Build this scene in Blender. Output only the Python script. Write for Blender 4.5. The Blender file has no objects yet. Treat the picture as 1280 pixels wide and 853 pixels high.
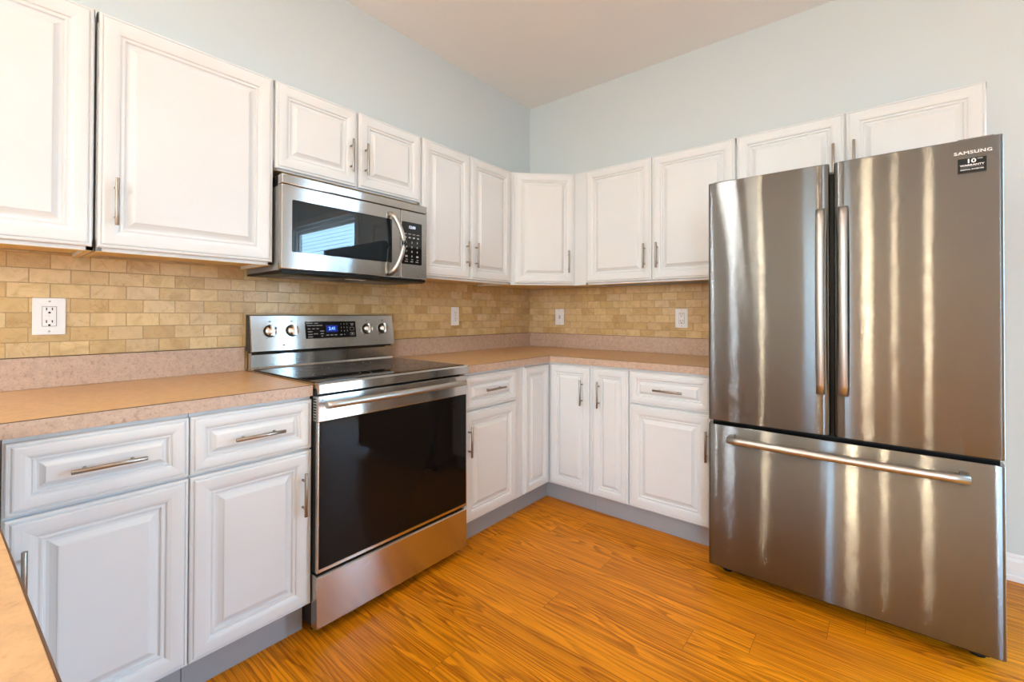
import bpy, bmesh, math, random
from mathutils import Vector, Matrix
random.seed(7)
PI = math.pi
S = bpy.context.scene
COL = S.collection

# ------------------------------------------------------------------ camera
cam_d = bpy.data.cameras.new('camera'); cam = bpy.data.objects.new('camera', cam_d); COL.objects.link(cam)
S.camera = cam
YAW, PITCH, ROLL = 0.6884390, 0.0085376, 0.0028462
fwd = Vector((-math.sin(YAW)*math.cos(PITCH), math.cos(YAW)*math.cos(PITCH), math.sin(PITCH)))
rt = Vector((math.cos(YAW), math.sin(YAW), 0)); up = rt.cross(fwd)
r2 = rt*math.cos(ROLL)+up*math.sin(ROLL); u2 = -rt*math.sin(ROLL)+up*math.cos(ROLL)
M = Matrix((r2, u2, -fwd)).transposed().to_4x4(); M.translation = Vector((2.22401, -2.96174, 1.17280))
cam.matrix_world = M
cam_d.sensor_width = 36; cam_d.lens = 558.858/1280*36
cam_d.shift_x = (640-637.131)/1280; cam_d.shift_y = (387.922-426.5)/1280
cam_d.clip_start = 0.02

# ------------------------------------------------------------------ view, world, daylight
S.view_settings.view_transform = 'Standard'; S.view_settings.look = 'None'
S.view_settings.gamma = 1; S.view_settings.use_curve_mapping = False
S.view_settings.exposure = 0.09
S.cycles.use_denoising = True
S.cycles.max_bounces = 10; S.cycles.diffuse_bounces = 6; S.cycles.glossy_bounces = 6
S.cycles.sample_clamp_indirect = 6.0
W = bpy.data.worlds.new('sky'); S.world = W; W.use_nodes = True
wt = W.node_tree; bg = wt.nodes['Background']
tcw = wt.nodes.new('ShaderNodeTexCoord'); spw = wt.nodes.new('ShaderNodeSeparateXYZ'); wt.links.new(tcw.outputs['Generated'], spw.inputs[0])
rw = wt.nodes.new('ShaderNodeValToRGB'); wt.links.new(spw.outputs[2], rw.inputs[0])
for e_, (p_, c_) in zip(rw.color_ramp.elements, ((.0, (.40, .48, .50)), (.06, (.44, .72, 1.0)))): e_.position = p_; e_.color = (*c_, 1)
wt.links.new(rw.outputs[0], bg.inputs[0]); bg.inputs[1].default_value = 25.0

def area(name, loc, rot, sx, sy, power, col, shape='RECTANGLE', spread=PI):
    d = bpy.data.lights.new(name, 'AREA'); d.shape = shape; d.size = sx; d.size_y = sy
    d.energy = power; d.color = col; d.spread = spread
    o = bpy.data.objects.new(name, d); COL.objects.link(o); o.location = loc; o.rotation_euler = rot
    return o
COOL = (.66, .83, 1.0); WARM = (.78, .89, 1.0)
# sky light enters through the glazed openings (portals only guide the sampling of the sky)
for loc, rot, sx, sy in (((4.15, .10, 1.2), (-PI/2, 0, 0), 1.6, 2.36), ((1.61, -7.30, 1.17), (PI/2, 0, 0), .38, 1.95), ((4.6, -7.30, 1.35), (PI/2, 0, 0), 1.3, 2.5)):
    area('sky_portal', loc, rot, sx, sy, 1, (1, 1, 1)).data.cycles.is_portal = True
CAN_POWER = 4
CAN_FILL_SPOTS = [(1.35, -1.70, .7), (1.40, -2.62, .15), (3.70, -5.40, 6), (0.32, -4.60, 4), (0.35, -6.10, 6)]  # kitchen pair read from steel reflections; remaining cans unseen, added as fill

# ------------------------------------------------------------------ node helpers
def mat(name):
    m = bpy.data.materials.new(name); m.use_nodes = True
    return m, m.node_tree, m.node_tree.nodes['Principled BSDF']
def N(nt, t, **kw):
    n = nt.nodes.new(t)
    for k, v in kw.items():
        if k.startswith('i_'):
            n.inputs[int(k[2:])].default_value = v
        else: setattr(n, k, v)
    return n
def L(nt, a, ao, b, bi): nt.links.new(a.outputs[ao], b.inputs[bi])
def math_n(nt, op, a, b=None, c=None):
    n = nt.nodes.new('ShaderNodeMath'); n.operation = op
    for i, v in enumerate((a, b, c)):
        if v is None: continue
        if isinstance(v, (int, float)): n.inputs[i].default_value = v
        else: nt.links.new(v, n.inputs[i])
    return n.outputs[0]
def ramp(nt, fac, stops):
    r = nt.nodes.new('ShaderNodeValToRGB')
    while len(r.color_ramp.elements) < len(stops): r.color_ramp.elements.new(.5)
    for e, (p, c) in zip(r.color_ramp.elements, stops): e.position = p; e.color = (*c, 1)
    nt.links.new(fac, r.inputs[0]); return r.outputs[0]
def mixc(nt, fac, a, b, mode='MIX'):
    m = nt.nodes.new('ShaderNodeMix'); m.data_type = 'RGBA'; m.blend_type = mode
    for i, v in ((0, fac), (6, a), (7, b)):
        if isinstance(v, (int, float)): m.inputs[i].default_value = v
        elif isinstance(v, tuple): m.inputs[i].default_value = (*v, 1)
        else: nt.links.new(v, m.inputs[i])
    return m.outputs[2]
def simple(name, col, rough=.5, metal=0, spec=None, emit=None, estr=0, bump=0, bscale=200):
    m, nt, b = mat(name)
    b.inputs['Base Color'].default_value = (*col, 1); b.inputs['Roughness'].default_value = rough
    b.inputs['Metallic'].default_value = metal
    if spec is not None: b.inputs['Specular IOR Level'].default_value = spec
    if emit: b.inputs['Emission Color'].default_value = (*emit, 1); b.inputs['Emission Strength'].default_value = estr
    tc = N(nt, 'ShaderNodeTexCoord'); nz = N(nt, 'ShaderNodeTexNoise'); nz.inputs['Scale'].default_value = bscale
    L(nt, tc, 'Object', nz, 'Vector')
    if bump:
        bp = N(nt, 'ShaderNodeBump'); bp.inputs['Strength'].default_value = bump; bp.inputs['Distance'].default_value = .002
        L(nt, nz, 0, bp, 'Height'); L(nt, bp, 0, b, 'Normal')
    else:
        c = mixc(nt, nz.outputs[0], tuple(x*.97 for x in col), tuple(min(1, x*1.03) for x in col)); nt.links.new(c, b.inputs['Base Color'])
    return m

def steel(name, col, rough, aniso=.85, wav=0.0, rot=.25, brush=0.0):
    m, nt, b = mat(name)
    b.inputs['Metallic'].default_value = 1; b.inputs['Roughness'].default_value = rough
    b.inputs['Anisotropic'].default_value = aniso; b.inputs['Anisotropic Rotation'].default_value = rot
    tg = N(nt, 'ShaderNodeTangent'); tg.direction_type = 'RADIAL'; tg.axis = 'Z'; L(nt, tg, 0, b, 'Tangent')
    tc = N(nt, 'ShaderNodeTexCoord')
    mp = N(nt, 'ShaderNodeMapping'); mp.inputs['Scale'].default_value = (3, 3, 900); L(nt, tc, 'Object', mp, 'Vector')
    nz = N(nt, 'ShaderNodeTexNoise'); nz.inputs['Scale'].default_value = 1; nz.inputs['Detail'].default_value = 2; L(nt, mp, 0, nz, 'Vector')
    c = mixc(nt, nz.outputs[0], tuple(x*.93 for x in col), tuple(min(1, x*1.05) for x in col)); nt.links.new(c, b.inputs['Base Color'])
    if wav:
        mp2 = N(nt, 'ShaderNodeMapping'); mp2.inputs['Scale'].default_value = (7, 7, .45); L(nt, tc, 'Object', mp2, 'Vector')
        n2 = N(nt, 'ShaderNodeTexNoise'); n2.inputs['Scale'].default_value = 1; n2.inputs['Detail'].default_value = 1; L(nt, mp2, 0, n2, 'Vector')
        bp = N(nt, 'ShaderNodeBump'); bp.inputs['Strength'].default_value = 1; bp.inputs['Distance'].default_value = wav
        L(nt, n2, 0, bp, 'Height'); base = bp.outputs[0]
    else:
        base = N(nt, 'ShaderNodeNewGeometry').outputs['Normal']
    if brush:
        # horizontal brushing: hair-fine grooves tilt the surface up and down only
        sc = N(nt, 'ShaderNodeVectorMath', operation='SCALE'); L(nt, tc, 'Object', sc, 0); sc.inputs['Scale'].default_value = 91000
        wn = N(nt, 'ShaderNodeTexWhiteNoise'); wn.noise_dimensions = '3D'; L(nt, sc, 0, wn, 'Vector')
        sp = N(nt, 'ShaderNodeSeparateXYZ'); L(nt, wn, 'Color', sp, 0)
        t = math_n(nt, 'MULTIPLY', math_n(nt, 'SUBTRACT', sp.outputs[0], .5), 2.0)
        t = math_n(nt, 'MULTIPLY', math_n(nt, 'MULTIPLY', t, math_n(nt, 'ADD', .25, math_n(nt, 'MULTIPLY', .75, sp.outputs[1]))), brush)
        cz = N(nt, 'ShaderNodeCombineXYZ'); nt.links.new(t, cz.inputs[2])
        ad = N(nt, 'ShaderNodeVectorMath', operation='ADD'); nt.links.new(base, ad.inputs[0]); L(nt, cz, 0, ad, 1)
        nr = N(nt, 'ShaderNodeVectorMath', operation='NORMALIZE'); L(nt, ad, 0, nr, 0); base = nr.outputs[0]
    if brush or wav: nt.links.new(base, b.inputs['Normal'])
    return m

WHITE = simple('white_thermofoil', (.725, .745, .755), .30, bscale=6)
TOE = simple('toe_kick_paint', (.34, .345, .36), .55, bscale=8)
MAPLE = simple('maple_underside', (.72, .50, .20), .5, bscale=30)
WALL = simple('pale_blue_wall_paint', (.63, .69, .71), .85, bump=.25, bscale=140)
CEIL = simple('ceiling_paint', (.86, .845, .825), .9, bump=.25, bscale=120)
TRIM = simple('white_trim_paint', (.82, .83, .84), .4, bscale=5)
NICKEL = steel('brushed_nickel', (.37, .33, .285), .30, .5)
STEEL = steel('brushed_steel', (.60, .59, .575), .11, .9, brush=.28)
FSTEEL = steel('refrigerator_steel', (.188, .194, .190), .085, 1.0, wav=0, brush=.65)
HSTEEL = simple('handle_steel', (.52, .50, .465), .36, 1, bscale=50)
DARKM = simple('dark_metal', (.03, .03, .03), .45, .3)
GREYB = simple('grey_body_paint', (.22, .22, .22), .5)
BLACKG = simple('black_glass', (.006, .006, .007), .04, spec=.6)
SMOKE = simple('oven_glass', (.008, .006, .005), .03, spec=.17)
MWG = simple('microwave_glass', (.006, .010, .014), .03, spec=.7)
MWI = simple('microwave_window_mesh', (.010, .016, .022), .012, spec=.45); MWI.node_tree.nodes['Principled BSDF'].inputs['IOR'].default_value = 1.62
BLACK = simple('black_plastic', (.010, .010, .010), .4, spec=.2)
PLATE = simple('white_plastic', (.84, .84, .84), .35)
SLOT = simple('slot_black', (.02, .02, .02), .6)
SCREW = simple('screw_metal', (.55, .55, .55), .4, 1)
SEAM = simple('seam_brown', (.10, .05, .025), .7)
CHROME = simple('knob_chrome', (.80, .77, .72), .14, 1)
RINGM = simple('burner_print', (.03, .03, .032), .3)
GREYT = simple('printed_grey', (.42, .42, .42), .5)
WHITET = simple('printed_white', (.85, .85, .85), .5)
SILVT = simple('logo_silver', (.60, .60, .60), .25, 1)
BLUE = simple('clock_blue', (.05, .1, .9), .4, emit=(.12, .25, 1.0), estr=3.0)
BLUEB = simple('clock_window', (.005, .01, .10), .2, emit=(.01, .03, .4), estr=.35)
DISP = simple('clock_white', (.5, .55, .65), .4, emit=(.6, .68, .85), estr=.7)
BULB = simple('lamp_lens', (1, .9, .75), .4, emit=(1.0, .88, .72), estr=55)
GLOBE = simple('lamp_globe', (1, .9, .75), .4, emit=(1.0, .82, .57), estr=400)

def laminate(name, base, speck, rough):
    m, nt, b = mat(name)
    b.inputs['Roughness'].default_value = rough
    tc = N(nt, 'ShaderNodeTexCoord')
    n1 = N(nt, 'ShaderNodeTexNoise'); n1.inputs['Scale'].default_value = 42; n1.inputs['Detail'].default_value = 5; n1.inputs['Roughness'].default_value = .65
    n2 = N(nt, 'ShaderNodeTexNoise'); n2.inputs['Scale'].default_value = 190; n2.inputs['Detail'].default_value = 3
    n3 = N(nt, 'ShaderNodeTexNoise'); n3.inputs['Scale'].default_value = 110; n3.inputs['Detail'].default_value = 4; n3.inputs['Distortion'].default_value = .6
    for n in (n1, n2, n3): L(nt, tc, 'Object', n, 'Vector')
    c1 = ramp(nt, n1.outputs[0], [(.30, tuple(x*.86 for x in base)), (.5, base), (.70, tuple(x*1.12 for x in base))])
    c2 = ramp(nt, n3.outputs[0], [(.30, (.66, .56, .50)), (.42, (1, 1, 1)), (.60, (1, 1, 1)), (.72, (1.12, 1.12, 1.12))])
    c = mixc(nt, speck, c1, c2, 'MULTIPLY')
    c4 = ramp(nt, n2.outputs[0], [(.30, (.74, .70, .68)), (.45, (1, 1, 1))])
    c = mixc(nt, speck*.8, c, c4, 'MULTIPLY')
    nt.links.new(c, b.inputs['Base Color'])
    return m
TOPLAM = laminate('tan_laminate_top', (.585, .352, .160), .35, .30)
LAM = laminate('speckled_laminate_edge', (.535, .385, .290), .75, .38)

def tiles(axis, u0, z0):
    m, nt, b = mat('travertine_brick_tile_'+axis)
    tw, th, g = .1018, .0505, .0016
    ge = N(nt, 'ShaderNodeNewGeometry'); sp = N(nt, 'ShaderNodeSeparateXYZ'); L(nt, ge, 'Position', sp, 0)
    u = math_n(nt, 'SUBTRACT', sp.outputs['Y' if axis == 'left' else 'X'], u0-30*tw)
    z = math_n(nt, 'SUBTRACT', sp.outputs['Z'], z0-20*th)
    zr = math_n(nt, 'DIVIDE', z, th); row = math_n(nt, 'FLOOR', zr); fz = math_n(nt, 'SUBTRACT', zr, row)
    odd = math_n(nt, 'MODULO', row, 2.0)
    ur = math_n(nt, 'ADD', math_n(nt, 'DIVIDE', u, tw), math_n(nt, 'MULTIPLY', odd, .5))
    colm = math_n(nt, 'FLOOR', ur); fu = math_n(nt, 'SUBTRACT', ur, colm)
    du = math_n(nt, 'MULTIPLY', math_n(nt, 'MINIMUM', fu, math_n(nt, 'SUBTRACT', 1.0, fu)), tw)
    dz = math_n(nt, 'MULTIPLY', math_n(nt, 'MINIMUM', fz, math_n(nt, 'SUBTRACT', 1.0, fz)), th)
    d = math_n(nt, 'MINIMUM', du, dz)
    body = N(nt, 'ShaderNodeMapRange', i_1=g*.45, i_2=g*1.1); nt.links.new(d, body.inputs[0])
    cv = N(nt, 'ShaderNodeCombineXYZ'); nt.links.new(row, cv.inputs[0]); nt.links.new(colm, cv.inputs[1])
    wn = N(nt, 'ShaderNodeTexWhiteNoise'); wn.noise_dimensions = '3D'; L(nt, cv, 0, wn, 'Vector')
    base = ramp(nt, wn.outputs['Value'], [(0, (.51, .335, .145)), (.25, (.60, .41, .18)), (.5, (.60, .425, .23)), (.75, (.68, .49, .24)), (1, (.66, .49, .285))])
    # veins: offset per tile
    off = N(nt, 'ShaderNodeVectorMath', operation='SCALE'); L(nt, wn, 'Color', off, 0); off.inputs['Scale'].default_value = 9
    ad = N(nt, 'ShaderNodeVectorMath', operation='ADD'); L(nt, ge, 'Position', ad, 0); L(nt, off, 0, ad, 1)
    n1 = N(nt, 'ShaderNodeTexNoise'); n1.inputs['Scale'].default_value = 16; n1.inputs['Detail'].default_value = 5; n1.inputs['Distortion'].default_value = 1.2; L(nt, ad, 0, n1, 'Vector')
    v = ramp(nt, n1.outputs[0], [(.3, (.86, .82, .74)), (.5, (1, 1, 1)), (.68, (1.08, 1.07, 1.05))])
    c = mixc(nt, 1.0, base, v, 'MULTIPLY')
    n2 = N(nt, 'ShaderNodeTexNoise'); n2.inputs['Scale'].default_value = 9; n2.inputs['Detail'].default_value = 3; n2.inputs['Distortion'].default_value = 2.0; L(nt, ad, 0, n2, 'Vector')
    ln = math_n(nt, 'ABSOLUTE', math_n(nt, 'SUBTRACT', n2.outputs[0], .5))
    vein = ramp(nt, ln, [(0, (.72, .62, .45)), (.012, (1, 1, 1))])
    c = mixc(nt, .55, c, vein, 'MULTIPLY')
    c = mixc(nt, body.outputs[0], (.42, .28, .13), c)
    nt.links.new(c, b.inputs['Base Color'])
    rg = math_n(nt, 'SUBTRACT', .62, math_n(nt, 'MULTIPLY', body.outputs[0], .40)); nt.links.new(rg, b.inputs['Roughness'])
    bp = N(nt, 'ShaderNodeBump'); bp.inputs['Strength'].default_value = .8; bp.inputs['Distance'].default_value = .0012
    L(nt, body, 0, bp, 'Height'); L(nt, bp, 0, b, 'Normal')
    return m

def oak():
    m, nt, b = mat('oak_plank_floor')
    pw, pl = .127, 1.22
    ge = N(nt, 'ShaderNodeNewGeometry'); sp = N(nt, 'ShaderNodeSeparateXYZ'); L(nt, ge, 'Position', sp, 0)
    yr = math_n(nt, 'DIVIDE', math_n(nt, 'ADD', sp.outputs['Y'], 20.03), pw); row = math_n(nt, 'FLOOR', yr); fy = math_n(nt, 'SUBTRACT', yr, row)
    w1 = N(nt, 'ShaderNodeTexWhiteNoise'); w1.noise_dimensions = '1D'; nt.links.new(row, w1.inputs['W'])
    xr = math_n(nt, 'ADD', math_n(nt, 'DIVIDE', math_n(nt, 'ADD', sp.outputs['X'], 20.0), pl), w1.outputs['Value'])
    cl = math_n(nt, 'FLOOR', xr); fx = math_n(nt, 'SUBTRACT', xr, cl)
    dy = math_n(nt, 'MULTIPLY', math_n(nt, 'MINIMUM', fy, math_n(nt, 'SUBTRACT', 1.0, fy)), pw)
    dx = math_n(nt, 'MULTIPLY', math_n(nt, 'MINIMUM', fx, math_n(nt, 'SUBTRACT', 1.0, fx)), pl)
    d = math_n(nt, 'MINIMUM', dx, dy)
    gap = N(nt, 'ShaderNodeMapRange', i_1=.0003, i_2=.0013); nt.links.new(d, gap.inputs[0])
    cv = N(nt, 'ShaderNodeCombineXYZ'); nt.links.new(row, cv.inputs[0]); nt.links.new(cl, cv.inputs[1])
    wn = N(nt, 'ShaderNodeTexWhiteNoise'); wn.noise_dimensions = '3D'; L(nt, cv, 0, wn, 'Vector')
    off = N(nt, 'ShaderNodeVectorMath', operation='SCALE'); L(nt, wn, 'Color', off, 0); off.inputs['Scale'].default_value = 20
    ad = N(nt, 'ShaderNodeVectorMath', operation='ADD'); L(nt, ge, 'Position', ad, 0); L(nt, off, 0, ad, 1)
    def mapped(sx, sy):
        mp = N(nt, 'ShaderNodeMapping'); mp.inputs['Scale'].default_value = (sx, sy, 1); L(nt, ad, 0, mp, 'Vector'); return mp
    # cathedral figure: contour lines of a stretched noise
    m1 = mapped(.85, 8.0); n1 = N(nt, 'ShaderNodeTexNoise'); n1.inputs['Scale'].default_value = 1; n1.inputs['Detail'].default_value = 1.6; n1.inputs['Roughness'].default_value = .45; n1.inputs['Distortion'].default_value = .15; L(nt, m1, 0, n1, 'Vector')
    m1b = mapped(14, 70); n1b = N(nt, 'ShaderNodeTexNoise'); n1b.inputs['Scale'].default_value = 1; n1b.inputs['Detail'].default_value = 2; L(nt, m1b, 0, n1b, 'Vector')
    h = math_n(nt, 'ADD', n1.outputs[0], math_n(nt, 'MULTIPLY', n1b.outputs[0], .018))
    m2 = mapped(2.2, 190); n2 = N(nt, 'ShaderNodeTexNoise'); n2.inputs['Scale'].default_value = 1; n2.inputs['Detail'].default_value = 3; L(nt, m2, 0, n2, 'Vector')
    m4 = mapped(7, 90); n4 = N(nt, 'ShaderNodeTexNoise'); n4.inputs['Scale'].default_value = 1; n4.inputs['Detail'].default_value = 3; L(nt, m4, 0, n4, 'Vector')
    fr = math_n(nt, 'FRACT', math_n(nt, 'MULTIPLY', h, 21.0))
    ring = ramp(nt, fr, [(0, (1, 1, 1)), (.16, (.85, .85, .85)), (.55, (.12, .12, .12)), (.90, (0, 0, 0)), (1, (1, 1, 1))])
    brk = N(nt, 'ShaderNodeMapRange', i_1=.34, i_2=.62, i_3=.40, i_4=1.0); L(nt, n4, 0, brk, 0)
    fig = mixc(nt, math_n(nt, 'MULTIPLY', ring, brk.outputs[0]), (.76, .272, .006), (.36, .104, .0025))
    # straight pores
    por = ramp(nt, n2.outputs[0], [(.36, (.62, .52, .40)), (.50, (1, 1, 1)), (.68, (1.14, 1.20, 1.3))])
    msk = N(nt, 'ShaderNodeSeparateXYZ'); L(nt, wn, 'Color', msk, 0)
    mk = N(nt, 'ShaderNodeMapRange', i_1=.25, i_2=.70, i_3=.35, i_4=1.0); nt.links.new(msk.outputs[1], mk.inputs[0])
    c = mixc(nt, mk.outputs[0], (.70, .246, .005), fig)
    c = mixc(nt, .85, c, por, 'MULTIPLY')
    # broad tone bands
    m3 = mapped(.9, 5); n3 = N(nt, 'ShaderNodeTexNoise'); n3.inputs['Scale'].default_value = 1; n3.inputs['Detail'].default_value = 2; L(nt, m3, 0, n3, 'Vector')
    c = mixc(nt, 1.0, c, ramp(nt, n3.outputs[0], [(.3, (.88, .84, .80)), (.7, (1.08, 1.08, 1.08))]), 'MULTIPLY')
    tone = ramp(nt, wn.outputs['Value'], [(0, (.93, .90, .86)), (1, (1.07, 1.07, 1.07))])
    c = mixc(nt, 1.0, c, tone, 'MULTIPLY')
    c = mixc(nt, gap.outputs[0], (.26, .09, .008), c)
    nt.links.new(c, b.inputs['Base Color'])
    b.inputs['Roughness'].default_value = .30; b.inputs['Specular IOR Level'].default_value = .15
    bp = N(nt, 'ShaderNodeBump'); bp.inputs['Strength'].default_value = .25; bp.inputs['Distance'].default_value = .0008
    L(nt, gap, 0, bp, 'Height'); L(nt, bp, 0, b, 'Normal')
    return m

# ------------------------------------------------------------------ mesh helpers
class MB:
    def __init__(s): s.bm = bmesh.new(); s.mats = []
    def mi(s, m):
        if m not in s.mats: s.mats.append(m)
        return s.mats.index(m)
    def face(s, vs, m, smooth=False):
        try: f = s.bm.faces.new(vs)
        except ValueError: return None
        f.material_index = s.mi(m); f.smooth = smooth; return f
    def box(s, x0, x1, y0, y1, z0, z1, m, bev=0):
        t = bmesh.new()
        vs = [t.verts.new((x, y, z)) for x in (x0, x1) for y in (y0, y1) for z in (z0, z1)]
        for q in ((0, 1, 3, 2), (4, 6, 7, 5), (0, 4, 5, 1), (2, 3, 7, 6), (0, 2, 6, 4), (1, 5, 7, 3)): t.faces.new([vs[i] for i in q])
        if bev: bmesh.ops.bevel(t, geom=t.edges[:], offset=bev, segments=2, profile=.5, affect='EDGES')
        s.absorb(t, m); return s
    def absorb(s, t, m, smooth=False):
        bmesh.ops.recalc_face_normals(t, faces=t.faces[:])
        mp = {v: s.bm.verts.new(v.co) for v in t.verts}
        for f in t.faces: s.face([mp[v] for v in f.verts], m, smooth or f.smooth)
        t.free()
    def prism(s, pts, z0, z1, m, axis='z', bev=0, smooth=False):
        """extrude a 2d outline; axis z: pts=(x,y); axis x: pts=(y,z); axis y: pts=(x,z)"""
        t = bmesh.new()
        def P(p, h): return {'z': (p[0], p[1], h), 'x': (h, p[0], p[1]), 'y': (p[0], h, p[1])}[axis]
        a = [t.verts.new(P(p, z0)) for p in pts]; b = [t.verts.new(P(p, z1)) for p in pts]
        n = len(pts); t.faces.new(a); t.faces.new(b)
        for i in range(n):
            f = t.faces.new((a[i], a[(i+1) % n], b[(i+1) % n], b[i])); f.smooth = smooth
        if bev:
            ed = [e for e in t.edges if abs(P((0, 0), 1)[0]*(e.verts[0].co.x-e.verts[1].co.x)+P((0, 0), 1)[1]*(e.verts[0].co.y-e.verts[1].co.y)+P((0, 0), 1)[2]*(e.verts[0].co.z-e.verts[1].co.z)) < 1e-7]
            bmesh.ops.bevel(t, geom=ed, offset=bev, segments=2, profile=.5, affect='EDGES')
        s.absorb(t, m); return s
    def tube(s, pts, r, m, n=14, flat=1.0, upv=None):
        pts = [Vector(p) for p in pts]; t = bmesh.new(); rings = []
        ref = Vector(upv) if upv else None
        for i, p in enumerate(pts):
            d = (pts[min(i+1, len(pts)-1)]-pts[max(i-1, 0)]).normalized()
            if ref is None: ref = Vector((0, 0, 1)) if abs(d.z) < .9 else Vector((1, 0, 0))
            a = d.cross(ref).normalized(); b2 = a.cross(d)
            rr = r[i] if isinstance(r, (list, tuple)) else r
            rings.append([t.verts.new(p+a*math.cos(2*PI*k/n)*rr+b2*math.sin(2*PI*k/n)*rr*flat) for k in range(n)])
        for A, B in zip(rings, rings[1:]):
            for k in range(n):
                f = t.faces.new((A[k], A[(k+1) % n], B[(k+1) % n], B[k])); f.smooth = True
        t.faces.new(rings[0]); t.faces.new(rings[-1])
        s.absorb(t, m); return s
    def lathe(s, prof, c, axis, m, n=28, ring=False):
        """prof: (radius, offset along axis)"""
        ax = Vector(axis).normalized(); a = ax.orthogonal().normalized(); b2 = ax.cross(a); c = Vector(c); t = bmesh.new(); rings = []
        for r, h in prof: rings.append([t.verts.new(c+ax*h+(a*math.cos(2*PI*k/n)+b2*math.sin(2*PI*k/n))*max(r, 1e-5)) for k in range(n)])
        for A, B in zip(rings, rings[1:]+(rings[:1] if ring else [])):
            for k in range(n):
                f = t.faces.new((A[k], A[(k+1) % n], B[(k+1) % n], B[k])); f.smooth = True
        if not ring: t.faces.new(rings[0]); t.faces.new(rings[-1])
        s.absorb(t, m); return s
    def text(s, txt, size, mtx, m, ext=.0002, spacing=1.0, sx=1.0, align='CENTER', bold=0):
        cu = bpy.data.curves.new('t', 'FONT'); cu.body = txt; cu.size = size; cu.extrude = ext; cu.align_x = align; cu.align_y = 'CENTER'
        cu.space_character = spacing; cu.offset = bold; cu.resolution_u = 3
        o = bpy.data.objects.new('t', cu); COL.objects.link(o); dg = bpy.context.evaluated_depsgraph_get(); dg.update()
        me = bpy.data.meshes.new_from_object(o.evaluated_get(dg)); t = bmesh.new(); t.from_mesh(me)
        bpy.data.objects.remove(o); bpy.data.curves.remove(cu); bpy.data.meshes.remove(me)
        bmesh.ops.transform(t, matrix=mtx @ Matrix.Diagonal((sx, 1, 1, 1)), verts=t.verts[:])
        s.absorb(t, m); return s
    def build(s, name, parent=None, loc=(0, 0, 0), rotz=0):
        me = bpy.data.meshes.new(name); s.bm.normal_update(); s.bm.to_mesh(me); s.bm.free()
        for m in s.mats: me.materials.append(m)
        o = bpy.data.objects.new(name, me); COL.objects.link(o); o.location = loc; o.rotation_euler = (0, 0, rotz)
        if parent: o.parent = parent
        return o
FRONT = Matrix.Rotation(PI/2, 4, 'X')          # text facing local -Y, reading along +X

def thing(name, label, cat, loc=(0, 0, 0), rotz=0, group=None):
    o = bpy.data.objects.new(name, None); COL.objects.link(o); o.empty_display_size = .1
    o.location = loc; o.rotation_euler = (0, 0, rotz); o['label'] = label; o['category'] = cat
    if group: o['group'] = group
    return o
def tag(o, label, cat, group=None):
    o['label'] = label; o['category'] = cat
    if group: o['group'] = group
    return o
def struct(o): o['kind'] = 'structure'; return o

# ------------------------------------------------------------------ room shell
X1, Y1, ZC = 5.4, -7.2, 2.872
OAK = oak()
struct(MB().box(-.12, X1+.12, Y1-.12, .12, -.06, 0, OAK).build('floor'))
struct(MB().box(-.12, X1+.12, Y1-.12, .12, ZC, ZC+.08, CEIL).build('ceiling'))
struct(MB().box(-.12, 0, Y1, 0, 0, ZC, WALL).build('wall_left'))
PD = (3.35, 4.95, .02, 2.38)                        # patio door opening in the back wall
w = MB(); w.box(-.12, PD[0], 0, .12, 0, ZC, WALL); w.box(PD[1], X1+.12, 0, .12, 0, ZC, WALL); w.box(PD[0], PD[1], 0, .12, PD[3], ZC, WALL); w.box(PD[0], PD[1], 0, .12, 0, PD[2], WALL)
struct(w.build('wall_back'))
struct(MB().box(X1, X1+.12, Y1, 0, 0, ZC, WALL).build('wall_right'))
GD = (1.42, 1.80, .2, 2.15); FD = (3.95, 5.25, .10, 2.6)  # narrow garden window; the wide opening is added to light the back wall
w = MB(); w.box(-.12, GD[0], Y1-.12, Y1, 0, ZC, WALL); w.box(GD[1], FD[0], Y1-.12, Y1, 0, ZC, WALL); w.box(FD[1], X1+.12, Y1-.12, Y1, 0, ZC, WALL); w.box(FD[0], FD[1], Y1-.12, Y1, 0, FD[2], WALL); w.box(FD[0], FD[1], Y1-.12, Y1, FD[3], ZC, WALL); w.box(GD[0], GD[1], Y1-.12, Y1, GD[3], ZC, WALL); w.box(GD[0], GD[1], Y1-.12, Y1, 0, GD[2], WALL)
struct(w.build('wall_front'))
# baseboards with a stepped top
def baseboard(name, a, b, inward):
    a = Vector(a); b = Vector(b); d = (b-a).normalized(); n = Vector(inward)
    prof = [(0, 0), (.022, 0), (.022, .02), (.015, .026), (.015, .085), (.011, .098), (.011, .106), (.005, .115), (0, .115)]
    m = MB(); A = [m.bm.verts.new(a+n*p+Vector((0, 0, q))) for p, q in prof]; B = [m.bm.verts.new(b+n*p+Vector((0, 0, q))) for p, q in prof]
    for i in range(len(prof)):
        j = (i+1) % len(prof); m.face((A[i], A[j], B[j], B[i]), TRIM)
    m.face(A, TRIM); m.face(B, TRIM); bmesh.ops.recalc_face_normals(m.bm, faces=m.bm.faces[:])
    return struct(m.build(name))
baseboard('baseboard_back', (2.60, -.0005, .0005), (PD[0]-.09, -.0005, .0005), (0, -1, 0))
baseboard('baseboard_right', (X1-.0005, 0-.03, .0005), (X1-.0005, Y1+.03, .0005), (-1, 0, 0))
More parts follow.
